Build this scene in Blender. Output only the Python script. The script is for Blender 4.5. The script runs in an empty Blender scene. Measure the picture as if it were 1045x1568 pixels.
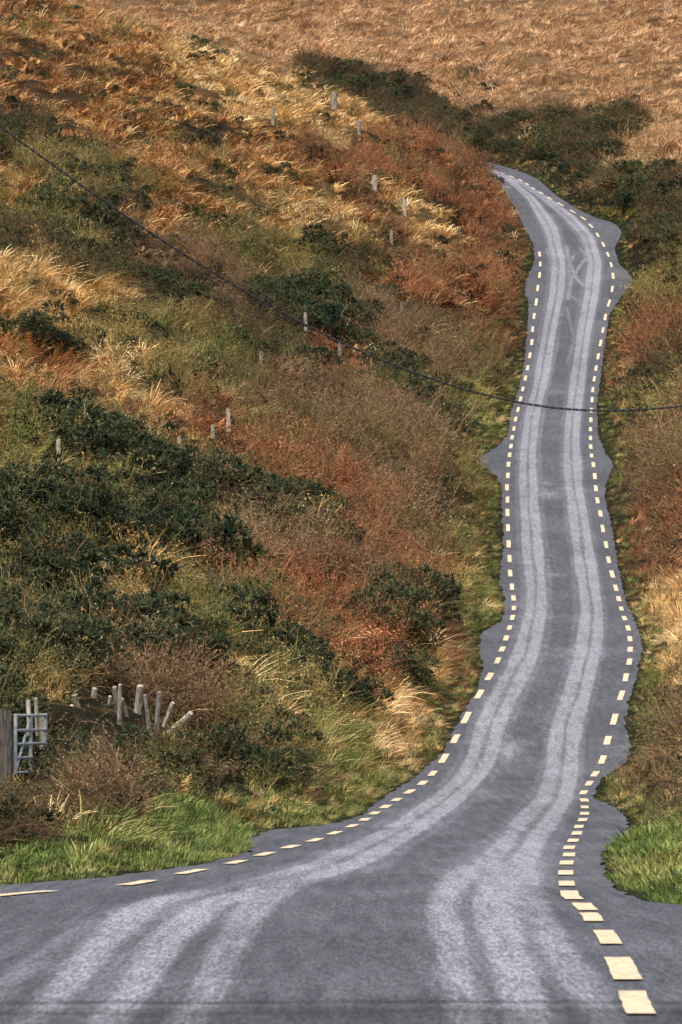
import bpy, math, random
import numpy as np
from mathutils import Vector
rng = np.random.default_rng(7); random.seed(7)
S = bpy.context.scene

# ------------------------------------------------------------------ camera model (used for surveying the place)
F = 8708.0; CX = 522.5; CY = 784.0; ZC = 1.4
P = math.atan((1080-784)/F); cp, sp = math.cos(P), math.sin(P)
def ray(x, y):
    a = (np.asarray(x, float)-CX)/F; b = (CY-np.asarray(y, float))/F
    yc = cp-b*sp
    return a/yc, (sp+b*cp)/yc          # dX/dY , dZ/dY

# ------------------------------------------------------------------ noise
_perm = np.random.default_rng(3).random((256, 256))
def vn(x, y, seed=0):
    x = np.asarray(x, float)+seed*17.3; y = np.asarray(y, float)+seed*9.7
    xi = np.floor(x).astype(int); yi = np.floor(y).astype(int)
    fx = x-xi; fy = y-yi
    fx = fx*fx*(3-2*fx); fy = fy*fy*(3-2*fy)
    g = lambda i, j: _perm[(i) & 255, (j) & 255]
    return (g(xi, yi)*(1-fx)+g(xi+1, yi)*fx)*(1-fy)+(g(xi, yi+1)*(1-fx)+g(xi+1, yi+1)*fx)*fy
def fbm(x, y, o=4, seed=0):
    t = 0; a = .5; n = 0
    for k in range(o):
        t = t+a*vn(x*2**k, y*2**k, seed+k); n += a; a *= .5
    return t/n
def sstep(t):
    t = np.clip(t, 0, 1); return t*t*(3-2*t)
def gsmooth(a, s):
    k = np.arange(-int(3*s), int(3*s)+1); w = np.exp(-.5*(k/s)**2); w /= w.sum()
    ap = np.concatenate([2*a[0]-a[1:len(k)//2+1][::-1], a, 2*a[-1]-a[-len(k)//2:-1][::-1]])
    r = np.convolve(ap, w, 'same'); o = len(k)//2
    return r[o:o+len(a)]

# ------------------------------------------------------------------ road survey
yd = np.array([240,270,300,350,420,480,560,640,714,788,850,908,956,1010,1062,1111,1180,1225,1270,1320,1370,1437,1500,1568])
Yd = np.array([458,418,392,366,340,324,301,272,241,219,205,190,172,154,143,136,124,107,84,62,48,37,30,25])
rows = np.arange(240, 1569, 1.0)
Yrow = np.interp(rows, yd, Yd)
Yrow = gsmooth(Yrow, 9)
def poly(pts, y=rows):
    p = sorted(pts, key=lambda q: q[1]); return np.interp(y, [q[1] for q in p], [q[0] for q in p])
Lline = [(-620,1568),(-280,1437),(-60,1380),(20,1370),(190,1358),(245,1346),(290,1337),(340,1327),(380,1316),(415,1306),(450,1297),(490,1285),(527,1272),(548,1263),(570,1249),(590,1236),(610,1225),(630,1212),(645,1202),(658,1190),(672,1175),(684,1157),(696,1133),(709,1109),(720,1088),(736,1062),(751,1035),(761,1015),(772,990),(780,965),(787,940),(787,920),(784,898),(781,870),(779,830),(777,780),(777,740),(780,700),(785,670),(790,640),(798,610),(805,580),(811,553),(815,520),(819,480),(823,450),(827,420),(828,400),(826,380),(820,365),(811,350),(800,335),(785,310),(768,290),(745,275),(722,262),(700,245),(694,240)]
Rline = [(990,1568),(980,1538),(952,1485),(928,1437),(910,1406),(893,1390),(872,1372),(869,1350),(868,1335),(869,1320),(872,1302),(880,1285),(886,1270),(892,1258),(897,1246),(897,1232),(891,1220),(897,1210),(905,1197),(915,1183),(924,1160),(931,1133),(938,1111),(947,1080),(957,1052),(965,1010),(966,978),(961,956),(952,932),(945,908),(937,878),(931,850),(926,822),(920,788),(914,756),(909,714),(905,680),(905,640),(908,600),(914,560),(921,520),(928,480),(937,450),(940,430),(938,410),(932,390),(922,370),(910,350),(895,335),(872,320),(845,305),(820,290),(797,275),(760,262),(728,251),(700,240)]
Ledge = [(-900,1568),(-350,1400),(-120,1366),(0,1356),(150,1345),(300,1325),(385,1305),(382,1287),(410,1270),(500,1264),(552,1250),(592,1218),(640,1188),(680,1150),(698,1112),(726,1066),(740,1022),(733,994),(738,968),(770,950),(775,920),(765,894),(766,862),(772,840),(770,790),(768,745),(760,727),(724,706),(762,684),(778,665),(783,630),(796,590),(804,550),(808,500),(810,464),(803,444),(810,420),(819,400),(818,375),(804,350),(791,322),(771,290),(737,262),(686,240)]
Redge = [(1560,1568),(1140,1400),(1045,1386),(1000,1383),(960,1370),(928,1345),(920,1310),(935,1290),(966,1275),(958,1250),(930,1230),(908,1223),(920,1195),(962,1165),(967,1150),(957,1110),(960,1080),(975,1040),(984,990),(976,960),(963,930),(954,900),(948,870),(941,830),(934,790),(926,760),(929,738),(940,712),(926,690),(916,665),(914,620),(920,581),(926,530),(934,480),(950,456),(970,430),(962,416),(948,404),(942,380),(954,355),(941,341),(912,333),(886,321),(852,299),(824,274),(794,261),(752,249),(708,240)]
kx, kz = ray(CX, rows); zrow = ZC+Yrow*kz
zrow = gsmooth(zrow, 3)
def toX(px): return ray(px, rows)[0]*Yrow
XLl = gsmooth(toX(poly(Lline)), 3); XRl = gsmooth(toX(poly(Rline)), 2)
XLe = gsmooth(toX(poly(Ledge)), 2.2); XRe = gsmooth(toX(poly(Redge)), 2.2)
Ya = Yrow[::-1]
def extend(a, lo, hi): return np.concatenate([[lo], a[::-1], [hi]])
YA = np.concatenate([[-60], Ya, [1600]])
def fn(a, lo=None, hi=None):
    arr = extend(a, a[-1] if lo is None else lo, a[0] if hi is None else hi)
    return lambda Y: np.interp(Y, YA, arr)
XL = fn(XLe); XR = fn(XRe); LL = fn(XLl); RL = fn(XRl)
ZR = fn(zrow, 0.0, zrow[0]+.185*(1600-Ya[-1]))
Ysm = np.arange(-60, 1600, 1.0)
def minf(a, r, f):
    return f(np.stack([a[np.clip(np.arange(len(a))+k, 0, len(a)-1)] for k in range(-r, r+1)]), axis=0)
aL = XL(Ysm); aR = XR(Ysm)
XLs_ = gsmooth(minf(aL, 9, np.min), 4); XRs_ = gsmooth(minf(aR, 9, np.max), 4)
XLs = lambda Y: np.interp(Y, Ysm, XLs_); XRs = lambda Y: np.interp(Y, Ysm, XRs_)

def terrain(X, Y):
    X = np.asarray(X, float); Y = np.asarray(Y, float)
    base = ZR(Y)
    sl = XL(Y)-X; sr = X-XR(Y)
    s2l = np.maximum(XLs(Y)-X, 0); s2r = np.maximum(X-XRs(Y), 0)
    gl = np.interp(Y, [-30,40,60,90,120,150,300,425,475,600,1500], [.05,.07,.12,.22,.38,.47,.46,.45,.28,.06,0])
    gr = np.interp(Y, [-30,60,110,200,350,450,600,1500], [.05,.1,.24,.34,.36,.2,.04,0])
    s = np.maximum(np.maximum(sl, sr), 0)
    h = gl*80*(1-np.exp(-s2l/80))+gr*60*(1-np.exp(-s2r/60))
    bank = .42*sstep(s/1.8)*np.interp(Y, [40,55,100,1000], [.1,.3,1,1])
    m = sstep(s/5)*np.interp(Y, [-30,50,110,450,560,1500], [.2,.3,1,1,.7,1.0])
    bump = 2.1*(fbm(X/9, Y/13, 3, 1)-.5)+1.4*(fbm(X/2.4, Y/3.2, 2, 5)-.5)
    far = sstep((Y-430)/120)*(4*(fbm(X/40, Y/45, 2, 11)-.5)+1.5*(fbm(X/7, Y/5, 2, 15)-.5))
    onroad = (sl < 0) & (sr < 0) & (Y < Ya[-1])
    z = base+h*sstep(s/1.2)+bank+m*bump*sstep(s/3)+far*sstep(s/10)
    gt = sstep((X+6.6)/.9)*(1-sstep((X+3.5)/.7))*sstep((Y-46)/10)*(1-sstep((Y-86)/4))
    z = z*(1-gt)+np.minimum(z, ZC-.0128*Y-.14)*gt
    return np.where(onroad, base-.05, z-.02)

YS = np.concatenate([np.arange(22, 520, .4), np.arange(520, 1400, 2)])
def hit(x, y):
    a, c = ray(x, y)
    zt = terrain(a*YS, YS); zz = ZC+c*YS
    i = np.argmax(zt > zz)
    if not (zt > zz).any(): i = len(YS)-1
    return float(a*YS[i]), float(YS[i]), float(zt[i])

# ------------------------------------------------------------------ helpers
def lin(c):
    c = np.asarray(c, float)/255.; return np.where(c <= .04045, c/12.92, ((c+.055)/1.055)**2.4)
def desat(c, k, gain=1.0):
    l = (c*np.array([.3, .6, .1])).sum(-1, keepdims=True); return (c*(1-k)+l*k)*gain
def link(o, parent=None):
    S.collection.objects.link(o)
    if parent: o.parent = parent
    return o
def mesh_np(name, V, Fc, mat=None, smooth=False):
    me = bpy.data.meshes.new(name)
    me.from_pydata([tuple(v) for v in V] if not isinstance(V, list) else V, [], Fc if isinstance(Fc, list) else Fc.tolist())
    if mat: me.materials.append(mat)
    if smooth: me.polygons.foreach_set('use_smooth', [True]*len(me.polygons))
    me.update(); return me
def newmat(name):
    m = bpy.data.materials.new(name); m.use_nodes = True; nt = m.node_tree; nt.nodes.clear()
    out = nt.nodes.new('ShaderNodeOutputMaterial'); return m, nt, out
def N(nt, t, **k):
    n = nt.nodes.new(t)
    for a, b in k.items(): setattr(n, a, b)
    return n
def simple_mat(name, c1, c2, scale=8, rough=.8, metal=0, stretch=(1,1,1)):
    m, nt, out = newmat(name)
    tc = N(nt, 'ShaderNodeTexCoord'); mp = N(nt, 'ShaderNodeMapping'); mp.inputs['Scale'].default_value = stretch
    no = N(nt, 'ShaderNodeTexNoise'); no.inputs['Scale'].default_value = scale; no.inputs['Detail'].default_value = 6
    r = N(nt, 'ShaderNodeValToRGB'); r.color_ramp.elements[0].position = .35; r.color_ramp.elements[1].position = .68
    r.color_ramp.elements[0].color = (*c1, 1); r.color_ramp.elements[1].color = (*c2, 1)
    b = N(nt, 'ShaderNodeBsdfPrincipled'); b.inputs['Roughness'].default_value = rough; b.inputs['Metallic'].default_value = metal
    L = nt.links.new
    L(tc.outputs['Object'], mp.inputs[0]); L(mp.outputs[0], no.inputs['Vector']); L(no.outputs['Fac'], r.inputs[0]); L(r.outputs[0], b.inputs['Base Color']); L(b.outputs[0], out.inputs[0])
    bp = N(nt, 'ShaderNodeBump'); bp.inputs['Strength'].default_value = .4; bp.inputs['Distance'].default_value = .01
    L(no.outputs['Fac'], bp.inputs['Height']); L(bp.outputs[0], b.inputs['Normal'])
    return m

# ------------------------------------------------------------------ vegetation zones, surveyed on the ground
T = {
 'tan':   dict(k=[('tus',.95),('twg',.05)], c=[(206,164,114),(192,150,104),(216,178,132),(174,134,90)], g=(118,92,62), s=(.8,1.2)),
 'gold':  dict(k=[('tus',.9),('brk',.05),('twg',.05)], c=[(224,184,114),(208,166,96),(178,138,78),(234,202,142)], g=(90,70,40), s=(.8,1.3)),
 'orange':dict(k=[('tus',.78),('brk',.15),('twg',.07)], c=[(190,138,78),(168,116,62),(206,160,96),(132,94,52)], g=(66,49,30), s=(.8,1.25)),
 'rust':  dict(k=[('brk',.46),('tus',.2),('twg',.28),('grs',.06)], c=[(148,92,54),(128,80,48),(168,112,66),(104,74,46),(120,98,56)], g=(44,34,23), s=(.8,1.25)),
 'olive': dict(k=[('tus',.54),('twg',.2),('grs',.14),('brk',.12)], c=[(124,113,56),(102,98,46),(158,141,80),(130,102,56),(90,94,44)], g=(37,37,21), s=(.75,1.2)),
 'green': dict(k=[('tus',.72),('sht',.1),('twg',.08),('grs',.1)], c=[(116,124,52),(136,136,64),(94,106,42),(168,156,88)], g=(42,47,21), s=(.7,1.15)),
 'gorse': dict(k=[('grs',.68),('twg',.1),('tus',.15),('brk',.07)], c=[(78,86,46),(92,94,50),(114,104,58),(122,92,56)], g=(27,29,18), s=(.85,1.35)),
 'twig':  dict(k=[('twg',.5),('brk',.2),('tus',.24),('grs',.06)], c=[(124,98,68),(146,116,84),(100,80,54),(130,92,58),(108,98,56)], g=(38,32,22), s=(.8,1.3)),
 'dark':  dict(k=[('twg',.3),('brk',.2),('tus',.24),('grs',.26)], c=[(88,70,46),(78,70,43),(108,80,50),(76,74,41)], g=(29,26,17), s=(.8,1.25)),
 'verge': dict(k=[('sht',.8),('tus',.2)], c=[(94,114,42),(116,130,54),(78,96,38),(148,144,72)], g=(42,48,21), s=(.8,1.3)),
}
names = list(T)
PT = [(100,60,200,60,'orange'),(300,40,120,30,'tan'),(40,130,90,40,'orange'),(180,130,90,30,'orange'),(30,205,70,20,'dark'),(120,255,60,30,'olive'),(160,290,50,22,'dark'),
(60,330,80,34,'olive'),(20,290,50,25,'orange'),(200,350,60,22,'dark'),(330,95,100,25,'gold'),(420,150,110,25,'gold'),(470,185,90,22,'gold'),(250,220,90,40,'orange'),(390,230,80,40,'orange'),
(330,190,50,18,'dark'),(560,235,90,35,'rust'),(430,320,90,40,'gold'),(350,310,60,25,'orange'),(480,290,60,25,'gold'),(620,330,60,30,'gold'),(270,330,70,35,'orange'),(530,350,70,25,'gold'),(640,400,90,45,'rust'),(760,340,50,50,'rust'),
(380,285,40,12,'dark'),(770,420,50,50,'rust'),(720,480,60,40,'rust'),(690,280,45,40,'rust'),(100,385,120,20,'dark'),(330,400,90,25,'twig'),(400,400,100,30,'olive'),(480,450,45,22,'gorse'),(560,430,80,25,'dark'),(620,490,80,40,'twig'),
(50,440,100,30,'gold'),(40,500,80,45,'gold'),(160,480,60,25,'gold'),(260,515,60,25,'green'),(330,530,60,25,'olive'),(200,600,80,22,'gold'),(110,545,44,15,'gorse'),(70,560,60,20,'orange'),(190,540,60,25,'olive'),
(30,620,60,28,'orange'),(100,655,90,28,'olive'),(30,740,50,28,'green'),(60,700,60,22,'olive'),(280,565,80,28,'olive'),(430,530,60,20,'dark'),(520,520,44,20,'gorse'),(540,560,70,25,'rust'),(600,600,55,24,'gorse'),
(420,600,80,30,'twig'),(330,665,70,40,'rust'),(440,700,100,50,'rust'),(560,660,80,50,'twig'),(680,640,50,35,'olive'),(765,540,40,40,'olive'),(750,630,50,40,'green'),(700,710,60,35,'olive'),(380,650,50,22,'orange'),
(500,620,50,22,'dark'),(640,760,60,28,'dark'),(740,760,40,40,'olive'),(220,750,116,24,'gorse'),(80,815,96,28,'gorse'),(220,820,80,24,'gorse'),(130,785,60,12,'green'),(10,770,40,16,'olive'),(40,890,70,28,'olive'),(120,950,56,26,'gorse'),(230,910,60,35,'gold'),(130,885,66,22,'olive'),(300,870,50,26,'twig'),
(250,990,45,35,'green'),(50,1015,66,32,'gorse'),(90,1060,60,25,'olive'),(450,792,70,26,'gorse'),(380,750,46,20,'gorse'),(400,850,90,40,'twig'),(540,830,100,45,'rust'),(640,830,70,35,'twig'),
(450,930,80,45,'rust'),(330,920,55,40,'olive'),(590,930,36,18,'gorse'),(560,890,60,22,'twig'),(710,880,55,40,'green'),(670,945,70,28,'rust'),(520,985,80,35,'rust'),(400,1010,54,22,'gorse'),(600,1010,48,18,'gorse'),(330,1010,50,25,'olive'),
(690,1000,40,35,'gold'),(520,1065,60,28,'gorse'),(640,1075,60,45,'gold'),(590,1130,50,30,'gold'),(380,1070,60,25,'gold'),(450,1080,50,25,'olive'),(280,1090,70,30,'twig'),(300,1150,120,30,'dark'),(450,1160,60,30,'olive'),
(180,1200,100,25,'dark'),(20,1230,40,30,'dark'),(90,1190,60,25,'olive'),(330,1230,60,25,'olive'),(230,1245,60,20,'twig'),(250,1295,150,14,'verge'),(60,1335,120,14,'verge'),(470,1235,90,16,'verge'),(545,1190,40,25,'green'),
(1000,1350,60,25,'verge'),(1010,1290,50,25,'olive'),(1010,1235,50,40,'dark'),(1000,1165,50,30,'twig'),(1010,1110,40,25,'olive'),(1010,1050,40,35,'olive'),(1010,950,40,50,'gold'),(980,820,50,50,'rust'),(1000,720,60,45,'twig'),
(990,620,50,45,'olive'),(1020,580,40,25,'dark'),(980,540,50,40,'rust'),(1000,460,50,30,'olive'),(1000,350,50,40,'dark'),(900,300,60,25,'dark'),(960,300,34,18,'gorse'),(830,240,80,25,'dark'),(740,205,80,22,'dark'),(610,160,70,22,'dark'),
(1000,220,80,30,'tan'),(900,100,150,40,'tan'),(700,60,150,40,'tan'),(450,40,120,25,'tan'),(1000,60,100,40,'tan'),(700,120,60,10,'dark'),(850,180,60,10,'dark'),(560,110,80,12,'dark')]
px_, py_, pr_, pq_, pt_ = [], [], [], [], []
for (x, y, rx, ry, t) in PT:
    X, Y, Z = hit(x, y+14)
    Y1 = hit(x, y+14+ry)[1]; Y2 = hit(x, y+14-ry)[1]
    px_.append(X); py_.append(Y); pr_.append(max(rx*Y/F, .6)); pq_.append(float(np.clip((Y2-Y1)/2, 3, 30 if t == 'gorse' else 40))); pt_.append(names.index(t))
px_, py_, pr_, pq_, pt_ = map(np.array, (px_, py_, pr_, pq_, pt_))
def classify(X, Y, jitter=.36):
    X = np.asarray(X); Y = np.asarray(Y); out = np.zeros(len(X), int)
    wx = X+2.4*(vn(X/1.7, Y/5, 21)-.5)+1.5*(vn(X/.6, Y/1.6, 24)-.5); wy = Y+14*(vn(X/2, Y/6, 31)-.5)+8*(vn(X/.7, Y/1.8, 33)-.5)
    for i in range(0, len(X), 20000):
        sl = slice(i, i+20000)
        d = ((wx[sl, None]-px_)/pr_)**2+((wy[sl, None]-py_)/pq_)**2
        d = np.sqrt(d)+rng.random(d.shape)*jitter
        out[sl] = pt_[d.argmin(1)]
    r = rng.random(len(X)); near = Y < 460
    out[near & (r < .06)] = names.index('gold'); out[near & (r > .94)] = names.index('olive')
    far = (Y > 520) & (rng.random(len(X)) < .95); out[far] = names.index('tan')
    s = np.maximum(XL(Y)-X, X-XR(Y))
    v = (s < .7) & (Y < 440); out[v & (rng.random(len(X)) < .6)] = names.index('green')
    v = (s < 1.0+.8*vn(X*2, Y/3, 77)) & (Y < 84); out[v] = names.index('verge')
    return out

# ------------------------------------------------------------------ ground sheet
s_out = np.concatenate([np.arange(0, 2, .2), np.arange(2, 12, .35), np.arange(12, 60, .8), np.geomspace(60, 500, 16)])
Yg = np.concatenate([np.arange(-60, 20, 4), np.arange(20, 480, .5), np.arange(480, 900, 2), np.arange(900, 1600, 20)])
cols = []
for s in s_out[::-1]: cols.append(XL(Yg)-s)
for t in (.02, .33, .66, .98): cols.append(XL(Yg)*(1-t)+XR(Yg)*t)
for s in s_out: cols.append(XR(Yg)+s)
GX = np.stack(cols, 1); GY = np.repeat(Yg[:, None], GX.shape[1], 1); GZ = terrain(GX, GY)
nr, nc = GX.shape
V = np.stack([GX.ravel(), GY.ravel(), GZ.ravel()], 1)
idx = np.arange(nr*nc).reshape(nr, nc)
Fg = np.stack([idx[:-1, :-1].ravel(), idx[:-1, 1:].ravel(), idx[1:, 1:].ravel(), idx[1:, :-1].ravel()], 1)
me = mesh_np('ground', V, Fg, smooth=True)
ty = classify(V[:, 0], V[:, 1], .2)
gc = desat(np.array([lin(T[n]['g']) for n in names])[ty], .08)*(.6+.7*rng.random((len(V), 1)))
ca = me.color_attributes.new('gcol', 'FLOAT_COLOR', 'POINT')
ca.data.foreach_set('color', np.concatenate([gc, np.ones((len(V), 1))], 1).astype(np.float32).ravel())
m, nt, out = newmat('hillside_soil_and_thatch'); Lk = nt.links.new
at = N(nt, 'ShaderNodeAttribute', attribute_name='gcol'); tc = N(nt, 'ShaderNodeTexCoord')
no = N(nt, 'ShaderNodeTexNoise'); no.inputs['Scale'].default_value = 5; no.inputs['Detail'].default_value = 8
mr = N(nt, 'ShaderNodeMapRange'); mr.inputs[3].default_value = .35; mr.inputs[4].default_value = 1.3
mx = N(nt, 'ShaderNodeVectorMath', operation='SCALE'); b = N(nt, 'ShaderNodeBsdfPrincipled'); b.inputs['Roughness'].default_value = 1; b.inputs['Specular IOR Level'].default_value = .1
bp = N(nt, 'ShaderNodeBump'); bp.inputs['Distance'].default_value = .12; bp.inputs['Strength'].default_value = .9
Lk(tc.outputs['Object'], no.inputs['Vector']); Lk(no.outputs['Fac'], mr.inputs[0]); Lk(at.outputs['Color'], mx.inputs[0]); Lk(mr.outputs[0], mx.inputs['Scale']); Lk(mx.outputs[0], b.inputs['Base Color'])
Lk(no.outputs['Fac'], bp.inputs['Height']); Lk(bp.outputs[0], b.inputs['Normal']); Lk(b.outputs[0], out.inputs[0])
me.materials.append(m); link(bpy.data.objects.new('ground', me))

# ------------------------------------------------------------------ road
LT = [(140,1500),(200,1420),(290,1375),(400,1358),(520,1322),(620,1270),(682,1226),(715,1195),(738,1160),(750,1111),(775,1060),(806,1000),(820,940),(822,900),(816,850),(811,780),(808,700),(814,640),(829,580),(842,500),(853,450),(856,400),(844,350),(815,305),(780,275),(700,241)]
RT = [(820,1568),(800,1500),(765,1420),(745,1375),(765,1330),(800,1285),(835,1240),(850,1222),(861,1180),(868,1111),(884,1060),(900,1000),(907,940),(899,880),(888,800),(878,740),(875,680),(880,620),(888,560),(896,500),(906,450),(911,400),(899,360),(870,330),(830,300),(790,275),(704,241)]
bands = []
for j, pl in enumerate((LT, RT)):
    bands += [(pl, -.056, .054, .84), (pl, .058, .06, .98), (pl, 0.0, .13, .42), (pl, .13-.25*j, .045, .2), (pl, -.125+.24*j, .035, .18)]
near = [([(40,1568),(85,1530),(150,1450),(205,1395),(256,1375),(330,1362),(420,1340)],36,.88),([(160,1568),(200,1520),(255,1440),(306,1395),(343,1376),(400,1362),(500,1330)],41,.94),([(285,1568),(318,1520),(352,1450),(380,1400),(402,1378),(450,1352),(560,1300)],36,.68),
        ([(115,1568),(140,1520),(200,1440),(260,1390),(330,1366),(450,1335)],100,.27),([(-60,1568),(20,1500),(110,1430),(200,1385),(300,1362)],28,.24),
        ([(722,1568),(708,1530),(693,1450),(681,1400),(678,1376),(702,1345),(760,1300)],33,.88),([(812,1568),(800,1530),(778,1460),(760,1400),(756,1376),(774,1340),(805,1290)],43,.96),([(930,1568),(905,1530),(862,1460),(822,1400),(803,1376),(800,1350),(815,1300)],37,.7),
        ([(790,1568),(780,1530),(755,1450),(745,1400),(744,1376),(770,1335),(805,1290)],115,.24)]
skid = [([(868,375),(870,395),(882,425),(908,450)],4,.5),([(908,385),(892,402),(875,428),(870,460)],4,.5),([(885,378),(903,395),(908,420),(895,440)],3.5,.45),([(880,390),(869,410),(878,436)],3.5,.4),([(838,380),(850,420),(846,470),(838,520)],3.5,.4),
        ([(868,470),(880,520),(868,560)],3,.35),([(860,440),(885,462),(915,468)],3,.4),([(856,520),(838,600),(826,680)],3,.35)]
ncol = 150
yr = rows[::-1]
u = np.linspace(0, 1, ncol)
eL = poly(Ledge, yr); eR = poly(Redge, yr)
PX = eL[:, None]*(1-u)+eR[:, None]*u
lw = (poly(Rline, yr)-poly(Lline, yr))[:, None]
tr = np.zeros_like(PX)
for q_, (pl, du, hw, st) in enumerate(bands):
    wob = 1+.5*(vn(yr/29, yr*0, 5+q_)-.5)[:, None]; stv = .8+.4*vn(yr/60, yr*0, 25+q_)[:, None]
    c = gsmooth(poly(pl, yr), 5)[:, None]+du*lw+(.015*lw[:, 0]*(vn(yr/45, yr*0, 45+q_)-.5))[:, None]
    fade = 1-sstep((yr-1330)/45)[:, None]
    e = np.clip((1-np.abs(PX-c)/(hw*lw*wob))*2.4, 0, 1)
    e = e*st*fade*stv
    tr = np.maximum(tr, e)+.15*np.minimum(tr, e)
for q_, (pl, hw, st) in enumerate(near):
    wob = 1+.3*(vn(yr/29, yr*0, 65+q_)-.5)[:, None]
    ys = [q[1] for q in pl]; c = gsmooth(poly(pl, yr), 6)[:, None]
    f = (sstep((yr-min(ys))/45)*(1-sstep((yr-1500)/110)*.4))[:, None]
    e = np.clip((1-np.abs(PX-c)/(hw*wob))*2.2, 0, 1)*st*f
    tr = np.maximum(tr, e)+.15*np.minimum(tr, e)
for pl, hw, st in skid:
    ys = [q[1] for q in pl]; c = gsmooth(poly(pl, yr), 4)[:, None]
    f = ((yr > min(ys)) & (yr < max(ys)))[:, None]
    tr = np.maximum(tr, np.clip((1-np.abs(PX-c)/hw)*2, 0, 1)*st*f)
for x, y, rx, ry, st in [(775,1150,28,16,.75),(735,1150,14,12,.5),(832,757,24,7,.6),(846,880,22,3,.5),(830,740,20,4,.4),(835,850,18,4,.35),(880,1000,30,5,.3),(720,1215,50,8,.5),(800,925,20,4,.3),(850,600,20,4,.3)]:
    tr = np.maximum(tr, st*np.exp(-((PX-x)/rx)**2-((yr[:, None]-y)/ry)**2))
tr = np.clip(tr, 0, 1.1)
YY = np.interp(yr, rows, Yrow)
RX = (XL(YY)[:, None]*(1-u)+XR(YY)[:, None]*u); RY = np.repeat(YY[:, None], ncol, 1); RZ = np.repeat(ZR(YY)[:, None], ncol, 1)
RX[:, 0] += .12*(vn(YY*1.5, YY*0, 3)-.5); RX[:, -1] += .12*(vn(YY*1.5, YY*0, 8)-.5)
ywav = yr[:, None]+7*(fbm(RX*1.3, RX*0, 3, 12)-.5)
dk = sstep((ywav-1540)/8)*.35
sm = np.maximum(np.exp(-((ywav-1536)/3)**2), .5*np.exp(-((ywav-1552+2*np.sin(RX*2))/2.0)**2))*(.3+.7*vn(RX*3, RY, 4))
for Yn in (20, 10, 0, -20, -50):
    r = XL(Yn)*(1-u)+XR(Yn)*u
    RX = np.vstack([r[None], RX])
    RY = np.vstack([np.full((1, ncol), float(Yn)), RY]); RZ = np.vstack([np.full((1, ncol), float(ZR(Yn))), RZ])
    tr = np.vstack([tr[:1]*.9, tr]); dk = np.vstack([dk[:1], dk]); sm = np.vstack([np.zeros((1, ncol)), sm])
nr, nc = RX.shape; V = np.stack([RX.ravel(), RY.ravel(), RZ.ravel()], 1); idx = np.arange(nr*nc).reshape(nr, nc)
Fr = np.stack([idx[:-1, :-1].ravel(), idx[:-1, 1:].ravel(), idx[1:, 1:].ravel(), idx[1:, :-1].ravel()], 1)
me = mesh_np('road', V, Fr, smooth=True)
for nm, arr in (('track', tr), ('darker', dk), ('seam', sm)):
    a = me.attributes.new(nm, 'FLOAT', 'POINT'); a.data.foreach_set('value', arr.astype(np.float32).ravel())
m, nt, out = newmat('asphalt'); Lk = nt.links.new
tc = N(nt, 'ShaderNodeTexCoord')
def noise(scale, det=4, st=(1,1,1), rough=.6):
    mp = N(nt, 'ShaderNodeMapping'); mp.inputs['Scale'].default_value = st
    n = N(nt, 'ShaderNodeTexNoise'); n.inputs['Scale'].default_value = scale; n.inputs['Detail'].default_value = det; n.inputs['Roughness'].default_value = rough
    Lk(tc.outputs['Object'], mp.inputs[0]); Lk(mp.outputs[0], n.inputs['Vector']); return n.outputs['Fac']
def math_(op, a, b_=None, clamp=False):
    n = N(nt, 'ShaderNodeMath', operation=op, use_clamp=clamp)
    for i, v in enumerate((a, b_)):
        if v is None: continue
        if isinstance(v, (int, float)): n.inputs[i].default_value = v
        else: Lk(v, n.inputs[i])
    return n.outputs[0]
def mrange(v, a, b_, c, d):
    n = N(nt, 'ShaderNodeMapRange'); n.inputs[1].default_value = a; n.inputs[2].default_value = b_; n.inputs[3].default_value = c; n.inputs[4].default_value = d; Lk(v, n.inputs[0]); return n.outputs[0]
grain = noise(38, 4, (1, .07, 1), .8); big = noise(.45, 4, (1, .35, 1)); streak = noise(8, 4, (1, .03, 1)); med = noise(5, 6, (1, .12, 1), .75)
fleck = noise(80, 2, (1, .06, 1), .8)
at = N(nt, 'ShaderNodeAttribute', attribute_name='track').outputs['Fac']; ad = N(nt, 'ShaderNodeAttribute', attribute_name='darker').outputs['Fac']; asm = N(nt, 'ShaderNodeAttribute', attribute_name='seam').outputs['Fac']
tf = math_('MULTIPLY', at, mrange(streak, .3, .7, .6, 1.15)); tf = math_('MULTIPLY', tf, mrange(med, .3, .7, .65, 1.2)); tf = math_('MULTIPLY', tf, mrange(grain, .35, .65, .7, 1.25), True)
tf = math_('ADD', tf, mrange(streak, .4, .75, 0, .24), True); tf = math_('ADD', tf, mrange(big, .4, .75, 0, .12), True)
mix = N(nt, 'ShaderNodeMix', data_type='RGBA'); mix.inputs[6].default_value = (.066, .070, .083, 1); mix.inputs[7].default_value = (.27, .275, .315, 1); Lk(tf, mix.inputs[0])
val = math_('MULTIPLY', mrange(grain, .3, .7, .42, 1.58), mrange(big, .3, .7, .88, 1.12)); val = math_('MULTIPLY', val, mrange(fleck, .3, .72, .6, 1.5))
val = math_('MULTIPLY', val, math_('SUBTRACT', 1.0, ad)); val = math_('MULTIPLY', val, math_('SUBTRACT', 1.0, math_('MULTIPLY', asm, .75)))
sc = N(nt, 'ShaderNodeVectorMath', operation='SCALE'); Lk(mix.outputs[2], sc.inputs[0]); Lk(val, sc.inputs['Scale'])
b = N(nt, 'ShaderNodeBsdfPrincipled'); b.inputs['Roughness'].default_value = .72; b.inputs['Specular IOR Level'].default_value = .3
bp = N(nt, 'ShaderNodeBump'); bp.inputs['Distance'].default_value = .008; bp.inputs['Strength'].default_value = .6
Lk(sc.outputs[0], b.inputs['Base Color']); Lk(grain, bp.inputs['Height']); Lk(bp.outputs[0], b.inputs['Normal']); Lk(b.outputs[0], out.inputs[0])
me.materials.append(m); link(bpy.data.objects.new('road', me))

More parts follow.
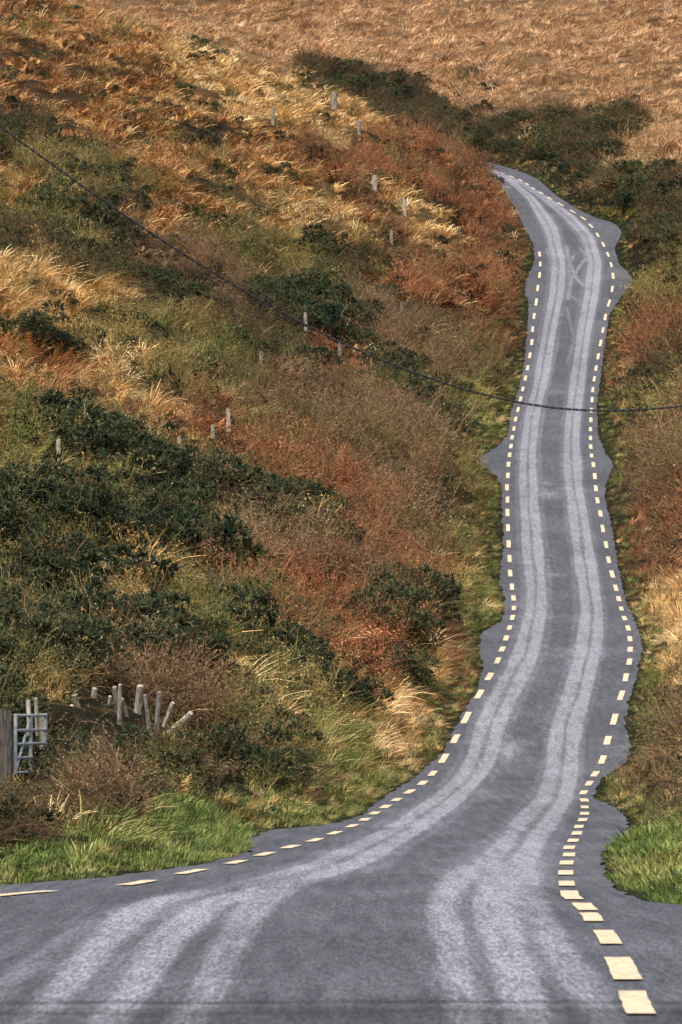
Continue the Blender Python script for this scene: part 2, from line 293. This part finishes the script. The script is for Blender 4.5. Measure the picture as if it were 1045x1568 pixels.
# dashed edge lines
m, nt, out = newmat('worn_cream_road_paint'); Lk = nt.links.new
tc = N(nt, 'ShaderNodeTexCoord'); g = noise(14, 5); rr = N(nt, 'ShaderNodeValToRGB')
rr.color_ramp.elements[0].position = .33; rr.color_ramp.elements[0].color = (.3, .26, .19, 1); rr.color_ramp.elements[1].position = .5; rr.color_ramp.elements[1].color = (.8, .64, .43, 1)
b = N(nt, 'ShaderNodeBsdfPrincipled'); b.inputs['Roughness'].default_value = .7; Lk(g, rr.inputs[0]); Lk(rr.outputs[0], b.inputs['Base Color']); Lk(b.outputs[0], out.inputs[0])
paint = m
def dashes(fnX, ylist, maxY):
    V, Fc = [], []
    spans = list(ylist)
    Y = spans[-1][1]+2.0
    while Y < maxY:
        per = np.interp(Y, [48, 90, 140, 300, 440], [4.6, 5.0, 5.4, 5.8, 5.6])
        spans.append((Y+random.uniform(-.15, .15), Y+per*random.uniform(.42, .5))); Y += per
    for a, b_ in spans:
        w = random.uniform(.066, .078); n = 7; base = len(V); dx = random.uniform(-.015, .015)
        for i in range(n):
            yy = a+(b_-a)*i/(n-1); xx = float(fnX(yy))+dx; sl = float(fnX(yy+.3)-fnX(yy-.3))/.6
            nrm = math.hypot(1, sl); z = float(ZR(yy))+.012
            j = random.uniform(-.006, .006)
            V += [(xx-w/nrm+j, yy+w*sl/nrm, z), (xx+w/nrm+j, yy-w*sl/nrm, z)]
        for i in range(n-1):
            k = base+2*i; Fc.append((k, k+1, k+3, k+2))
    return V, Fc
yY = lambda y: float(np.interp(y, rows, Yrow))
rl = [(yY(a), yY(b_)) for a, b_ in ((1556,1521),(1503,1469),(1448,1427),(1413,1400),(1396,1385),(1379,1366))]
rl = [(18.0, 20.6)]+rl
ll = [(18, 20.5), (24, 26.5), (30, 32.5), (36, 38.5), (yY(1400), yY(1388))]
V1, F1 = dashes(RL, rl, 440); V2, F2 = dashes(LL, ll, 352)
k = len(V1); me = mesh_np('road_edge_marking', V1+V2, F1+[tuple(i+k for i in f) for f in F2], paint); link(bpy.data.objects.new('road_edge_marking', me))

# ------------------------------------------------------------------ plant materials
def veg_mat(name, rough=.7, spec=.2):
    m, nt, out = newmat(name); Lk = nt.links.new
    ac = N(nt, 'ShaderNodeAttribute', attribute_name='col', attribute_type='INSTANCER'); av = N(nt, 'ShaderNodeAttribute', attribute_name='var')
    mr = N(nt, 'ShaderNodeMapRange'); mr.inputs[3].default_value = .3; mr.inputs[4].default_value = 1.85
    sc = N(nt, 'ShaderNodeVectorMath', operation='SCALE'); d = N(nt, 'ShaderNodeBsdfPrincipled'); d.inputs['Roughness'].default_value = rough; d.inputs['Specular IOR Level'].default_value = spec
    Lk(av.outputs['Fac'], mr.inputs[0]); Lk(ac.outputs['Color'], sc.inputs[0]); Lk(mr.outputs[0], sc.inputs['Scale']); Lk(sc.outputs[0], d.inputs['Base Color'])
    Lk(d.outputs[0], out.inputs[0])
    return m
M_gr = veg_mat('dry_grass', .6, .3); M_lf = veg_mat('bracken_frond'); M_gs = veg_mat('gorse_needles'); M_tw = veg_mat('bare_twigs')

class Builder:
    def __init__(s): s.V = []; s.F = []; s.A = []
    def strip(s, pts, w, side, var, tip=True):
        n = len(pts); b = len(s.V)
        for i, p in enumerate(pts):
            t = i/(n-1); ww = w*(1-.85*t) if tip else w*(1-.4*t)
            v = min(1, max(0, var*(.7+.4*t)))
            s.V += [tuple(p-side*ww*.5), tuple(p+side*ww*.5)]; s.A += [v, v]
        for i in range(n-1):
            k = b+2*i; s.F.append((k, k+1, k+3, k+2))
    def tri(s, a, b_, c, var):
        k = len(s.V); s.V += [tuple(a), tuple(b_), tuple(c)]; s.F.append((k, k+1, k+2)); s.A += [var]*3
    def obj(s, name, mat):
        me = bpy.data.meshes.new(name); me.from_pydata(s.V, [], s.F); me.materials.append(mat)
        a = me.attributes.new('var', 'FLOAT', 'POINT'); a.data.foreach_set('value', np.array(s.A, np.float32)); me.update()
        return bpy.data.objects.new(name, me)
R = random.random
def rv(): return np.array([R()-.5, R()-.5, R()-.5])*2
def unit(v): return v/(np.linalg.norm(v)+1e-9)
def tussock(nb=80, L=.55, w=.017, r0=.16, lean=.25):
    B = Builder()
    for i in range(nb):
        az = R()*6.283; d = np.array([math.cos(az), math.sin(az), 0]); rr = r0*math.sqrt(R())
        base = d*rr+np.array([0, 0, -.08]); l = L*(.4+.8*R()); out_ = (.25+.85*R())
        side = unit(np.array([-d[1], d[0], 0])+rv()*.5); pts = []
        for t in (0, .4, .75, 1):
            pts.append(base+d*(l*out_*.75*t**1.7)+np.array([lean*l*t*t, 0, 0])+np.array([0, 0, l*(t-(.25+.6*out_)*t*t*.75)]))
        B.strip(pts, w*(.6+.8*R()), side, .05+.95*R())
    return B
def shortgrass(nb=70):
    B = Builder()
    for i in range(nb):
        az = R()*6.283; d = np.array([math.cos(az), math.sin(az), 0]); base = d*.24*math.sqrt(R())+np.array([0, 0, -.02]); l = .05+.13*R()
        side = unit(np.array([-d[1], d[0], 0])+rv()*.5)
        B.strip([base+d*l*.5*t*t+np.array([0, 0, l*t*(1-.25*t)]) for t in (0, .5, 1)], .014, side, .1+.9*R())
    return B
def bracken(nf=18, L=.6):
    B = Builder()
    for i in range(nf):
        az = R()*6.283; d = np.array([math.cos(az), math.sin(az), 0]); base = d*.14*R(); l = L*(.5+.7*R()); o = .4+.7*R(); vv = .08+.85*R()**1.3
        P_ = lambda t: base+d*(l*o*t**1.4)+np.array([.12*t*t, 0, l*(1.1*t-.65*t*t*(.5+o*.5))])
        side = unit(np.array([-d[1], d[0], 0])); B.strip([P_(t) for t in (0, .5, 1)], .011, side, vv*.7)
        nn = 9
        for j in range(2, nn):
            t = j/nn; p = P_(t); ll = .17*(1-t)**.7*(.7+.6*R()); tn = unit(P_(t+.03)-P_(t))
            for sg in (-1, 1):
                q = p+side*sg*ll+tn*ll*.35+np.array([0, 0, -ll*(.1+.6*R())]); ww = tn*.025*(.7+.8*R())
                B.tri(p-ww*.5, p+ww*.9, q, min(1, vv*(.6+.8*R())))
    return B
def gorse(n=520, Rr=.5):
    B = Builder(); lobes = [(np.array([(R()-.5)*1.7*Rr, (R()-.5)*1.7*Rr, (.05+.8*R())*Rr]), Rr*(.16+.24*R())) for _ in range(14)]
    for i in range(n):
        c, r = random.choice(lobes); dd = unit(rv()); dd[2] = abs(dd[2])*1.1-.25; p = c+dd*r*(.7+.5*R())
        if p[2] < -.1: continue
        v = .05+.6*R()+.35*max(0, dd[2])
        for k in range(5):
            t = unit(dd+rv()*.95+np.array([0, 0, .3])); l = .03+.07*R(); sd = unit(np.cross(t, rv()))*.014
            B.tri(p-sd, p+sd, p+t*l+rv()*.02, min(1, v*(.6+.8*R())))
    return B
def twiggy(n=26, L=.75, leaves=2):
    B = Builder()
    def br(p, d, l, w, dep):
        pts = [p]; q = p
        for k in range(2):
            d = unit(d+rv()*.3+np.array([.03, 0, -.02])); q = q+d*l/2; pts.append(q)
        B.strip(pts, w, unit(np.cross(d, rv())), .1+.9*R(), tip=dep > 0)
        if dep < 2:
            for k in range(4 if dep == 0 else 2):
                i = random.choice((1, 2)); br(pts[i], unit(d+rv()*.85), l*(.35+.3*R()), w*.75, dep+1)
        else:
            for k in range(leaves):
                c = pts[2]+rv()*.03; a = rv()*.03; b_ = rv()*.03; B.tri(c, c+a, c+b_, .05+.8*R())
    for i in range(n):
        az = R()*6.283; o = R(); br(np.array([math.cos(az), math.sin(az), 0])*.18*R()-np.array([0, 0, .05]), unit(np.array([math.cos(az)*o, math.sin(az)*o, 1.0])), L*(.4+.6*R()), .013, 0)
    return B
lib = {}
def mk(key, cname, builders, mat):
    c = bpy.data.collections.new(cname)
    for i, B in enumerate(builders): c.objects.link(B.obj(f'{cname}_{chr(97+i)}', mat))
    lib[key] = (c, len(builders))
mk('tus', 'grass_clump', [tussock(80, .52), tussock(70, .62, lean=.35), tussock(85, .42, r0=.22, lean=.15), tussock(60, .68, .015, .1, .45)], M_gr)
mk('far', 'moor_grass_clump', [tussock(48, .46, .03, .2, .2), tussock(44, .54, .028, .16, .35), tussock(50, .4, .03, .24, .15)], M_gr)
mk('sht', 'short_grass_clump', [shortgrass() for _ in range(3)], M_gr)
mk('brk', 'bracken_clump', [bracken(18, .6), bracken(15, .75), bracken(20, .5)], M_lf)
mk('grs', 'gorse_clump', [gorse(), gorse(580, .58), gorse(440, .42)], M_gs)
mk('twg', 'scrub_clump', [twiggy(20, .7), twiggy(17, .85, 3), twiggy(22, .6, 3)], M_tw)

# ------------------------------------------------------------------ scatter
def zone(Y0, Y1, dens, mg=4):
    n = int(dens*(Y1-Y0)*2*(.062*Y1+mg)); Y = Y0+(Y1-Y0)*rng.random(n); X = (rng.random(n)*2-1)*(.062*Y1+mg)
    k = np.abs(X) < .062*Y+mg; X, Y = X[k], Y[k]
    s = np.maximum(XL(Y)-X, X-XR(Y)); k = (s > .1) | (Y > Ya[-1]-1); return X[k], Y[k]
zs = [zone(38, 90, 15, 3), zone(90, 150, 10, 3), zone(150, 240, 7), zone(240, 340, 4.8), zone(340, 470, 3.6), zone(470, 640, 1.8), zone(640, 960, .85)]
X = np.concatenate([z[0] for z in zs]); Y = np.concatenate([z[1] for z in zs])
clump = .65*fbm(X/.9, Y/1.6, 2, 41)+.35*fbm(X/3.2, Y/4.5, 1, 44)
s = np.maximum(XL(Y)-X, X-XR(Y))
keep = (clump > .40+.12*rng.random(len(X))) | (s < 1.4); X, Y, clump, s = X[keep], Y[keep], clump[keep], s[keep]
ty = classify(X, Y); Z = terrain(X, Y); n = len(X)
kinds = np.empty(n, dtype='<U3'); col = np.zeros((n, 3)); scl = np.ones(n)
for i, nm in enumerate(names):
    k = np.where(ty == i)[0]; d = T[nm]
    if len(k) == 0: continue
    ks = [q[0] for q in d['k']]; pp = np.array([q[1] for q in d['k']]); cum = np.cumsum(pp/pp.sum())
    r = np.clip(.75*rng.random(len(k))+.25*np.clip((vn(X[k]/1.0, Y[k]/2.2, 51)-.5)*1.5+.5, 0, 1), 0, .999)
    kinds[k] = np.array(ks)[np.searchsorted(cum, r).clip(0, len(ks)-1)]
    C = lin(np.array(d['c'])); q = np.clip((fbm(X[k]/1.5, Y[k]/3, 2, 61)-.5)*1.7+.5+.9*(rng.random(len(k))-.5), 0, .999)*len(C)
    col[k] = C[q.astype(int)]*(.66+.68*rng.random((len(k), 1)))
    scl[k] = d['s'][0]+(d['s'][1]-d['s'][0])*rng.random(len(k))
isg = ty == names.index('gorse')
g = kinds == 'grs'; col[g] = lin(np.array([(50,62,40),(62,72,44),(42,55,38),(76,80,48)]))[rng.integers(0, 4, g.sum())]*(.8+.4*rng.random((g.sum(), 1)))
col = desat(col, .12, 1.04)
kill = g & ~isg & (rng.random(n) < .4)
lowg = (s < np.where(X > XR(Y), 1.7, 1.3)) & (Y < 458) & np.isin(kinds, ['brk', 'twg', 'grs']); kinds[lowg] = 'tus'; col[lowg & g] = lin(np.array((118, 116, 56))); g = kinds == 'grs'
far = (kinds == 'tus') & (Y > 280); kinds[far] = 'far'
scl *= .4+1.3*clump
scl *= np.where(np.isin(kinds, ['tus', 'far']), .7+.6*rng.random(n), 1)
scl *= np.interp(Y, [40, 80, 150, 300, 470, 640, 960], [.72, .9, 1.1, 1.28, 1.45, 1.75, 2.2])
scl *= np.where(g & isg, 1.12, 1)
scl *= np.where((X > XR(Y)) & (Y < 420), np.interp(s, [1.6, 3.2], [1, 1.35]), 1)
short = np.interp(s, [0, .5, 1.4, 2.6], [.3, .5, .85, 1]); scl *= np.where(kinds == 'sht', np.interp(s, [.1, .5], [.6, 1]), np.where(Y < Ya[-1], short, 1))
hgt = np.array([{'tus': .55, 'far': .5, 'sht': .16, 'brk': .6, 'grs': .75, 'twg': .95}[k_] for k_ in kinds])
POSTS = [(88,730,672,8,2,'s'),(162,892,854,12,2,'s'),(165,845,822,11,0,'w'),(320,797,769,10,2,'s'),(254,828,802,10,0,'s'),(190,1012,956,8,2,'w'),(350,657,626,8,0,'s'),(326,670,650,7,0,'s'),(275,694,668,8,0,'s'),(323,892,868,9,0,'w'),(512,162,141,10,0,'w'),(574,288,268,8,0,'s'),(418,187,163,6,0,'w'),(620,326,304,7,0,'s'),(468,502,478,6,0,'w'),(550,202,184,7,0,'w'),(400,560,538,6,0,'w'),(600,372,352,6,0,'w'),(232,755,733,8,1,'w'),(615,480,462,6,0,'w'),(190,955,932,9,-2,'w'),(520,545,522,6,1,'w'),(445,440,420,6,0,'w')]
def trim(x0, x1, yb, Y0, Y1):
    pxx = CX+F*X/(Y*cp); k = (pxx > x0) & (pxx < x1) & (Y > Y0) & (Y < Y1)
    ztop = ZC+ray(CX, yb)[1]*Y; allow = (ztop-Z)/hgt
    scl[k] = np.minimum(scl[k], np.maximum(allow[k], 0))
plist = []
for (x, yb, yt, w, dx, mt) in POSTS:
    PX_, PY_, PZ_ = hit(x, yb+4); plist.append((x, yb, yt, w, dx, mt, PX_, PY_, PZ_)); trim(x-24, x+24, yb+1, PY_-60, PY_+1)
trim(-140, 118, 1192, 44, 84.8); trim(100, 310, 1110, 60, 99); trim(118, 200, 1135, 44, 84)
kz_ = ~kill & (scl > .13)
objname = {'tus': 'grass_tussocks', 'far': 'moor_grass', 'sht': 'verge_grass', 'brk': 'bracken', 'grs': 'gorse_bushes', 'twg': 'twiggy_scrub'}
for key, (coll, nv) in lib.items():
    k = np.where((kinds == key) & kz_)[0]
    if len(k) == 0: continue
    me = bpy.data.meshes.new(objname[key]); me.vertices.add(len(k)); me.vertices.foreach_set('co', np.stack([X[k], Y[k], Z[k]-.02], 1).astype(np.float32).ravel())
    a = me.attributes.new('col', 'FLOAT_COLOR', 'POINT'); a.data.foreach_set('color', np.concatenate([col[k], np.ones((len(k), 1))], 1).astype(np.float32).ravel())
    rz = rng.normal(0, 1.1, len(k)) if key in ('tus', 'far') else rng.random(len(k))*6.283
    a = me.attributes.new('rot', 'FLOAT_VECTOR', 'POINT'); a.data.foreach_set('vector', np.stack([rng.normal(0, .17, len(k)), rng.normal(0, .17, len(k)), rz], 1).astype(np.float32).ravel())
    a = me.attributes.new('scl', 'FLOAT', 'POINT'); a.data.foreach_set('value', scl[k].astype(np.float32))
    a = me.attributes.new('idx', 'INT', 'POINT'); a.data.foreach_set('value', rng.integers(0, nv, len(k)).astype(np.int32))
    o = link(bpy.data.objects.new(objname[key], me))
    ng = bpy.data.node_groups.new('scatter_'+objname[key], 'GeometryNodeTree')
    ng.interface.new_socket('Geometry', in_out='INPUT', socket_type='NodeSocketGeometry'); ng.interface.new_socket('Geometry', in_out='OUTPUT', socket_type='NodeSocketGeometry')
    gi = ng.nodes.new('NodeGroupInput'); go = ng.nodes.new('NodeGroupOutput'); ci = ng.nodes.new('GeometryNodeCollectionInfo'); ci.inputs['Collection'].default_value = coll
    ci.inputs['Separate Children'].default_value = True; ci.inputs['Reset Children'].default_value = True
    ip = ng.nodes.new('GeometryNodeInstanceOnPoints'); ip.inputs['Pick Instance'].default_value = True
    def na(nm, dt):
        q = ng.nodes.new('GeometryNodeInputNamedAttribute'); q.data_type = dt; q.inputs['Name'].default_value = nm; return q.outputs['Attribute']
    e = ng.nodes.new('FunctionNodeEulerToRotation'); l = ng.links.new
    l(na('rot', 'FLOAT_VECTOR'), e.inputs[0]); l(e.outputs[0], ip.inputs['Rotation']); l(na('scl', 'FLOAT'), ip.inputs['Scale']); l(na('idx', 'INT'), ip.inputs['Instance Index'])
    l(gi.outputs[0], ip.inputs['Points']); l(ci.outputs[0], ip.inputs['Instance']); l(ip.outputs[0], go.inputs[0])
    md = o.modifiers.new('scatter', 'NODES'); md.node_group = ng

# ------------------------------------------------------------------ posts, gate, cable
wood = simple_mat('weathered_wood', (.15, .135, .115), (.42, .385, .33), 9, .9, 0, (3, 3, .6))
sawn = simple_mat('pale_weathered_wood', (.24, .215, .175), (.62, .57, .48), 7, .9, 0, (3, 3, .6))
steel = simple_mat('galvanised_steel', (.34, .37, .4), (.6, .63, .66), 14, .5, .3)
def tube(name, pts, r, mat, seg=10, cap=True, wob=0, taper=1.0, parent=None):
    pts = [Vector(p) for p in pts]; V, Fc = [], []
    for i, p in enumerate(pts):
        t = (pts[min(i+1, len(pts)-1)]-pts[max(i-1, 0)]).normalized(); a = t.orthogonal().normalized(); b_ = t.cross(a)
        if abs(t.z) > .3: a = Vector((1, 0, 0)); a = (a-t*a.dot(t)).normalized(); b_ = t.cross(a)
        rr = r*(1+(taper-1)*i/(len(pts)-1))
        for k in range(seg):
            an = k/seg*6.2832; q = rr*(1+wob*(random.random()-.5)); V.append(tuple(p+a*math.cos(an)*q+b_*math.sin(an)*q))
    for i in range(len(pts)-1):
        for k in range(seg):
            A = i*seg+k; B_ = i*seg+(k+1) % seg; Fc.append((A, B_, B_+seg, A+seg))
    if cap: Fc.append(tuple(range(seg))[::-1]); Fc.append(tuple(range((len(pts)-1)*seg, len(pts)*seg)))
    o = bpy.data.objects.new(name, mesh_np(name, V, Fc, mat)); return link(o, parent)
def post_at(bot, top, r, mat):
    bot = Vector(bot); top = Vector(top); tube('fence_post', [bot.lerp(top, t) for t in (0, .3, .6, .85, .98, 1)], r, mat, 8, True, .4, .75)
for (x, yb, yt, w, dx, mt, X0, Y0, Z0) in plist:
    a, c = ray(x+dx, yt); post_at((X0, Y0, min(Z0, float(ZC+c*Y0)-.3)-.3), (float(a*Y0), Y0, float(ZC+c*Y0)), w*Y0/F/2, sawn if mt == 's' else wood)
for x, yb, yt, w, dx in [(130,1105,1064,10,-14),(140,1100,1054,11,6),(186,1095,1052,9,-10),(182,1092,1048,7,3),(160,1098,1066,7,10),(208,1090,1050,12,8),(238,1088,1060,8,7),(244,1105,1076,8,22),(258,1112,1092,11,36),(232,1095,1064,7,-9),(115,1104,1080,8,-4),(200,1096,1070,7,-12)]:
    Yk = 97+random.uniform(-1.5, 1.5); a, c = ray(x, yb+12); a2, c2 = ray(x+dx, yt)
    gz = float(terrain(float(a*Yk), Yk)); b0 = Vector((float(a*Yk), Yk, min(float(ZC+c*Yk), gz)-.15 if dx < 25 else float(ZC+c*Yk)))
    post_at(b0, (float(a2*Yk), Yk-.3, float(ZC+c2*Yk)), w*Yk/F/2, sawn if random.random() < .6 else wood)

gate = link(bpy.data.objects.new('field_gate', None))
Yg0 = 84.0
def pt(x, y, Y): a, c = ray(x, y); return Vector((float(a*Y), Y, float(ZC+c*Y)))
zt = pt(45, 1096, Yg0).z; zb = pt(45, 1184, Yg0).z
A = pt(24, 1098, Yg0); Bv = pt(70, 1098, Yg0+2.4)
A.z = Bv.z = 0
for i, tz in enumerate((0, .26, .5, .74, 1)):
    z = zb+(zt-zb)*tz; tube(f'rail_{i+1}', [A+Vector((0, 0, z)), Bv+Vector((0, 0, z))], .023, steel, 8, parent=gate)
for i, t in enumerate((0, .5, 1)):
    p = A.lerp(Bv, t); tube(f'upright_{i+1}', [p+Vector((0, -.03, zb-.02)), p+Vector((0, -.03, zt+.03))], .027, steel, 8, parent=gate)
tube('brace', [A+Vector((0, -.05, zb)), A.lerp(Bv, .5)+Vector((0, -.05, zt))], .018, steel, 8, parent=gate)
tube('latch_bar', [A.lerp(Bv, .45)+Vector((0, .05, zt-.3)), A.lerp(Bv, .45)+Vector((-.02, .05, zt+.24))], .035, sawn, 8, parent=gate)
tube('latch_bar_2', [A.lerp(Bv, .72)+Vector((0, .05, zt-.3)), A.lerp(Bv, .66)+Vector((.0, .05, zt+.26))], .03, sawn, 8, parent=gate)
def gp(x, yt, Y, w, mat):
    p = pt(x, yt, Y); z0 = float(terrain(p.x, Y))-.4; tube('gate_post', [(p.x, Y, z0), (p.x+.01, Y, (z0+p.z)/2), (p.x, Y, p.z-.02), (p.x, Y, p.z)], w, mat, 9, True, .15)
dwood = simple_mat('dark_wet_wood', (.05, .045, .04), (.16, .14, .12), 9, .9, 0, (3, 3, .6))
gp(8, 1086, 83.6, .11, dwood); gp(66, 1092, 86.6, .06, wood)

# overhead twisted cable between two roadside poles
cpts = [(-620,-330),(-300,-35),(0,195),(240,366),(480,510),(640,577),(790,622),(905,636),(1045,625),(1250,590),(1500,520)]
xs = np.linspace(-620, 1500, 1100); t_ = np.interp(xs, [c[0] for c in cpts], [c[1] for c in cpts]); t_ = gsmooth(t_, 45)
Yc = np.interp(xs, [-620, 1500], [64, 70]); a_, c_ = ray(xs, t_); C = np.stack([a_*Yc, Yc, ZC+c_*Yc], 1)
blk = simple_mat('black_cable_sheath', (.015, .015, .017), (.045, .045, .05), 20, .5)
cab = link(bpy.data.objects.new('overhead_cable', None))
ln = np.concatenate([[0], np.cumsum(np.linalg.norm(np.diff(C, axis=0), axis=1))]); fine = np.arange(0, ln[-1], .02)
CF = np.stack([np.interp(fine, ln, C[:, i]) for i in range(3)], 1)
for j in (0, 1):
    ph = fine/.2*6.2832+j*math.pi; Q = CF+np.stack([0*ph, np.cos(ph)*.009, np.sin(ph)*.009], 1)
    cu = bpy.data.curves.new(f'strand_{j+1}', 'CURVE'); cu.dimensions = '3D'; cu.bevel_depth = .0075; cu.bevel_resolution = 1
    spn = cu.splines.new('POLY'); spn.points.add(len(Q)-1); spn.points.foreach_set('co', np.concatenate([Q, np.ones((len(Q), 1))], 1).ravel()); cu.materials.append(blk)
    link(bpy.data.objects.new(f'strand_{j+1}', cu), cab)
for e in (0, -1):
    p = C[e]; z0 = float(terrain(p[0], p[1]))-1
    tube('utility_pole', [(p[0], p[1]+.16, z0), (p[0], p[1]+.16, (z0+p[2])/2), (p[0], p[1]+.16, p[2]+.6)], .14, dwood, 12, True, .03, .75)

# ------------------------------------------------------------------ light, sky, camera
w = bpy.data.worlds.new('World'); S.world = w; w.use_nodes = True; nt = w.node_tree
bg = nt.nodes['Background']; sk = nt.nodes.new('ShaderNodeTexSky'); sk.sky_type = 'NISHITA'; sk.sun_disc = False
el = math.radians(58); az = math.radians(-160)
sk.sun_elevation = el; sk.sun_rotation = az; sk.air_density = 1.0; sk.dust_density = 8.0; sk.altitude = 50
nt.links.new(sk.outputs[0], bg.inputs[0]); bg.inputs[1].default_value = .15
sd = bpy.data.lights.new('sun', 'SUN'); sd.energy = 2.6; sd.angle = math.radians(40); sd.color = (1, .965, .89)
so = link(bpy.data.objects.new('sun', sd)); dirv = Vector((math.sin(az)*math.cos(el), math.cos(az)*math.cos(el), math.sin(el)))
so.rotation_euler = (-dirv).to_track_quat('-Z', 'Y').to_euler(); so.location = (0, 0, 80)
cd = bpy.data.cameras.new('camera'); cd.sensor_fit = 'HORIZONTAL'; cd.sensor_width = 24; cd.lens = 24*F/1045; cd.clip_end = 4000; cd.clip_start = .5
cd.dof.use_dof = True; cd.dof.focus_distance = 150; cd.dof.aperture_fstop = 15
co = link(bpy.data.objects.new('camera', cd)); co.location = (0, 0, ZC); co.rotation_euler = (math.pi/2+P, 0, 0); S.camera = co
S.view_settings.view_transform = 'Standard'; S.view_settings.look = 'None'; S.view_settings.exposure = 0
